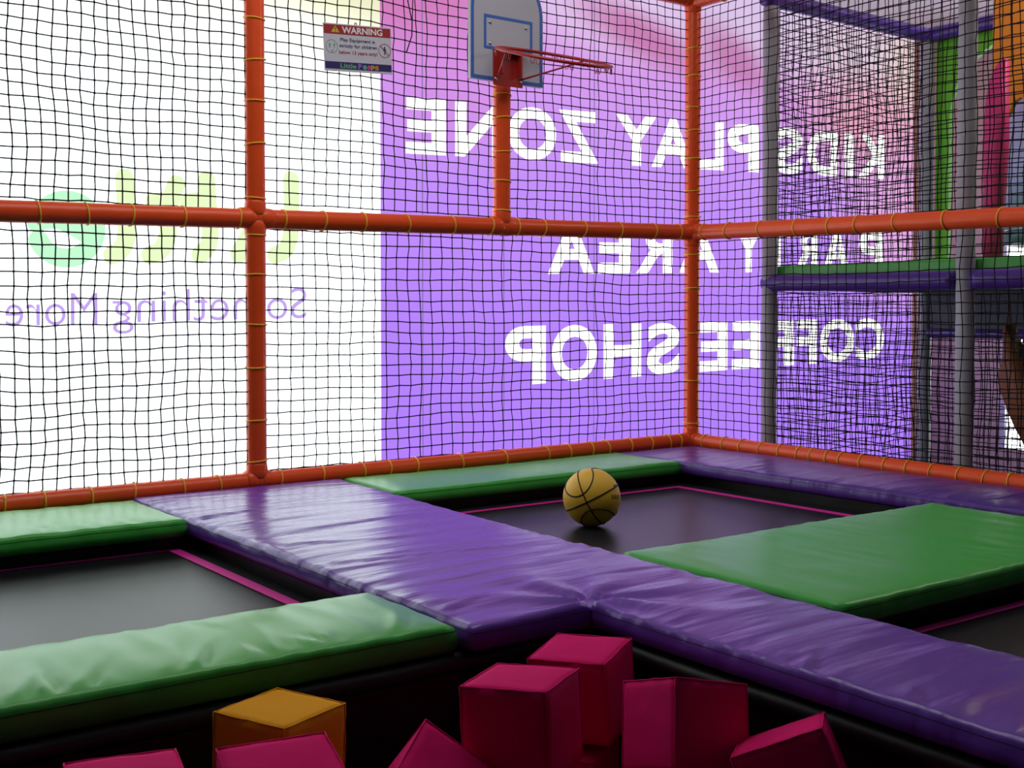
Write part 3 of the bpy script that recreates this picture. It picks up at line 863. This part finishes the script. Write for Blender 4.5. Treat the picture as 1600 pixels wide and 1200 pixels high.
block((1.511, 2.018, .664), (-1.411, -3.388, -59.5), M_mag, 'upright magenta foam block in the middle of the pit, a creased flap on its top', 1)
block((1.835, 2.204, .631), (3.633, -2.749, -60.9), M_mag, 'rearmost magenta foam block under the corner of the purple mat', 2)
block((1.082, 2.317, .603), (.17, 1.0, 22.8), M_yel, 'only yellow foam block in the pit', 3)
block((1.849, 1.866, .624), (-18.2, 12.75, -9.67), M_mag, 'magenta foam block right of the middle one, edge turned to the viewer', 4)
block((1.926, 1.611, .57), (-10.12, -23.2, -48.6), M_mag, 'tilted magenta foam block furthest to the right', 5)
block((1.265, 2.021, .541), (-53.2, -15.7, 37.7), M_mag, 'magenta foam block standing on a corner like a pyramid', 6)
block((.67, 2.073, .631), (0, .8, -12.7), M_mag, 'magenta foam block at the bottom left, left of the yellow one', 7)
block((.884, 1.884, .662), (8.4, -.55, -12.7), M_mag, 'magenta foam block overlapping the front of the yellow one', 8)
# lower layer that carries them, almost wholly hidden
low = [(.62, 2.08, 10, 'left end'), (.87, 1.82, -20, 'left front'), (1.06, 2.32, 20, 'yellow one'), (1.50, 1.98, -58, 'middle block'), (1.80, 2.22, -60, 'rearmost block'), (1.76, 1.90, -12, 'edge-on block'),
       (1.97, 1.47, 0, 'right tilted block'), (1.60, 1.62, 15, 'gap right of the middle'), (1.27, 1.70, -30, 'front gap')]
for k, (x, y, a, nm) in enumerate(low):
    block((x, y, .398), (0, 0, a), M_mag, 'shadowed magenta foam block in the lower layer below the ' + nm, 20 + k)

# ------------------------------------------------------------------ neighbouring play frame (grey posts, purple beams)
X1, X2, Y1, Y3 = 5.50, 7.08, 4.84, 3.52
pf = empty('play_structure', (X1, Y1, 0), 'grey-posted play frame with purple beams and green deck beyond the right net', 'play frame')
PI_ = Matrix.Translation((-X1, -Y1, 0))


def ppart(name, bm, m, smooth=True, label=None):
    o = finish(name, bm, m, pf, smooth); o.matrix_parent_inverse = PI_
    if label: o['label'] = label
    return o


def ppipe(name, a, b_, r, m, seed=0, label=None):
    a, b_ = Vector(a), Vector(b_); N = max(4, int((b_ - a).length / .04))
    bm = bmesh.new(); tube(bm, [a.lerp(b_, i / N) for i in range(N + 1)], [r + .003 * noise.noise(Vector((i * .3, seed * 2.7, 1))) for i in range(N + 1)], 18)
    return ppart(name, bm, m, label=label)


ppipe('post', (X1, Y1, 0), (X1, Y1, 3.40), .048, M_gry, 1)
ppipe('post', (X2, Y1, 0), (X2, Y1, 3.42), .048, M_gry, 2)
ppipe('post', (X1, Y3, 0), (X1, Y3, 4.1), .048, M_gry, 3)
ppipe('post', (X2, Y3, 0), (X2, Y3, 4.1), .048, M_gry, 4)
M_beam = mat('purple_beam_cover', (0.10, 0.035, 0.34), .3, .5, [(12, (1, 1, 1), .005, 2)])
ppipe('beam', (X1 - .05, Y1, 3.45), (X2, Y1, 3.45), .05, M_beam, 5)
ppipe('beam', (X2, Y1, 3.45), (X2, Y3 - .9, 3.43), .05, M_beam, 6)
ppipe('beam', (X1, Y1 + .03, 1.735), (X1, Y3 + .05, 1.725), .050, M_beam, 7)
ppipe('beam', (X1, Y3 - .05, 1.725), (X1, Y3 - 1.6, 1.725), .050, M_beam, 8)
ppipe('beam', (X1, Y1, 1.735), (X2, Y1, 1.735), .045, M_beam, 9)
ppipe('beam', (X2, Y1, 1.42), (X2, Y3 - 1.2, 1.42), .035, M_beam, 10)
M_deck = mat('green_deck_vinyl', (0.06, 0.42, 0.05), .35, .5)
bm = bmesh.new(); box(bm, X1 + .03, X2 - .03, Y3 - 1.6, Y1 - .02, 1.765, 1.838, .012); ppart('deck', bm, M_deck, False)
bm = bmesh.new(); box(bm, X2 - .03, X2 + .03, Y3 - 1.2, Y1 - .06, 1.44, 1.74, .01); ppart('under_deck_panel', bm, M_navy, False)
NP = 'dark nets of the play frame'
net((X1 + .02, Y1 - .05, 1.86), (0, -1, 0), 2.8, 1.52, .050, .047, NR, 'upper dark net of the play frame facing the cage', 11, name='play_net', group=NP, sag=.03)
net((X1 + .02, Y1 - .05, .1), (0, -1, 0), 2.8, 1.55, .050, .047, NR, 'lower dark net of the play frame facing the cage, under its deck', 12, name='play_net', group=NP, sag=.05)
net((X1 + .06, Y1 + .0, 1.80), (1, 0, 0), 1.46, 1.58, .050, .047, NR, 'upper net across the far side of the play frame, before KIDS', 13, name='play_net', group=NP, sag=.05)
net((X1 + .06, Y1 + .0, .1), (1, 0, 0), 1.46, 1.58, .050, .047, NR, 'lower net across the far side of the play frame, before COFFEE', 14, name='play_net', group=NP, sag=.05)
net((X2, Y1 - .06, .1), (0, -1, 0), 1.24, 1.28, .05, .047, NR, 'net closing the play frame below its navy panel', 15, name='play_net', group=NP, sag=.04)

# green board with a big arched opening, on the far side of the play frame
bm = bmesh.new()
yc, ry_, hz_ = 3.95, .75, .57
pts = [(Y1 - .04, 1.84), (Y1 - .04, 3.42), (2.9, 3.42), (2.9, 1.84), (yc - ry_, 1.84)]
for k in range(25):
    t = math.pi * (1 - k / 24); c_, s_ = math.cos(t), math.sin(t)
    pts.append((yc + ry_ * math.copysign(abs(c_) ** .77, c_), 2.80 + hz_ * abs(s_) ** .77))
pts += [(yc + ry_, 1.84)]
prism(bm, pts, X2 + .05, X2 + .09, 'YZ')
tag(finish('play_board', bm, M_gpan, smooth=False), 'lime green play board with arched opening behind the far grey post', 'play board')
# orange board with an arch, at the right edge
bm = bmesh.new()
pts = [(4.095, 2.60), (4.095, 4.1), (3.0, 4.1), (3.0, 2.5), (3.62, 2.55), (3.76, 2.70), (3.85, 2.80), (3.91, 2.85), (3.95, 2.83), (4.0, 2.74), (4.05, 2.64), (4.08, 2.55)]
prism(bm, pts, 6.66, 6.70, 'YZ')
tag(finish('play_board', bm, M_orange2, smooth=False), 'orange play board with a curved cut-out at the upper right edge', 'play board')
# pale blue slide tube behind it
bm = bmesh.new()
N = 48
for k in range(N): pass
A = [[bm.verts.new((7.4 + r * math.cos(2 * math.pi * k / N), 3.78 + r * math.sin(2 * math.pi * k / N), z)) for k in range(N)] for r, z in ((.58, 2.10), (.60, 2.08), (.60, 2.6), (.60, 3.1), (.60, 3.5), (.58, 3.52))]
for q in range(5):
    for k in range(N): bm.faces.new((A[q][k], A[q][(k + 1) % N], A[q + 1][(k + 1) % N], A[q + 1][k]))
bm.faces.new(A[0][::-1]); bm.faces.new(A[5])
tag(finish('slide_hood', bm, M_lblue), 'pale blue curved slide hood behind the orange board', 'slide')
bm = bmesh.new(); tube(bm, [(7.4 + .57 * math.cos(k * math.pi / 16), 3.78 + .57 * math.sin(k * math.pi / 16), 2.035) for k in range(32)], .045, 12, closed=True)
tag(finish('slide_lip', bm, M_teal), 'dark teal rounded edge beneath the pale blue hood', 'slide')
# pink padded column with rounded top, standing on the deck
bm = bmesh.new()
pts = [(3.625, 1.84), (3.725, 1.84), (3.725, 2.5), (3.72, 2.72), (3.70, 2.82), (3.675, 2.88), (3.64, 2.93), (3.60, 2.95), (3.60, 2.5)]
prism(bm, pts, 5.97, 6.03, 'YZ')
bmesh.ops.bevel(bm, geom=bm.edges[:], offset=.012, segments=3, affect='EDGES')
tag(finish('padded_column', bm, M_pinkp), 'pink padded column with a rounded shoulder standing on the deck', 'padding')
# brown-orange hanging shape under the deck at the right edge
bm = bmesh.new()
pts = [(3.585, 1.50), (3.615, 1.50), (3.62, 1.40), (3.60, 1.30), (3.64, 1.24), (3.645, 1.20), (3.62, 1.12), (3.58, 1.02), (3.53, .92), (3.48, .82), (3.20, .80), (3.20, 1.30), (3.53, 1.30), (3.56, 1.40)]
prism(bm, pts, 6.0, 6.10, 'YZ')
bmesh.ops.bevel(bm, geom=bm.edges[:], offset=.012, segments=2, affect='EDGES')
hb = finish('hanging_toy', bm, M_brown); tag(hb, 'brown-orange padded toy hanging below the deck at the right edge', 'toy')
bm = bmesh.new(); tube(bm, [(6.05, 3.60, 1.49), (6.05, 3.62, 1.77)], .006, 8); finish('strap', bm, M_brown, hb)
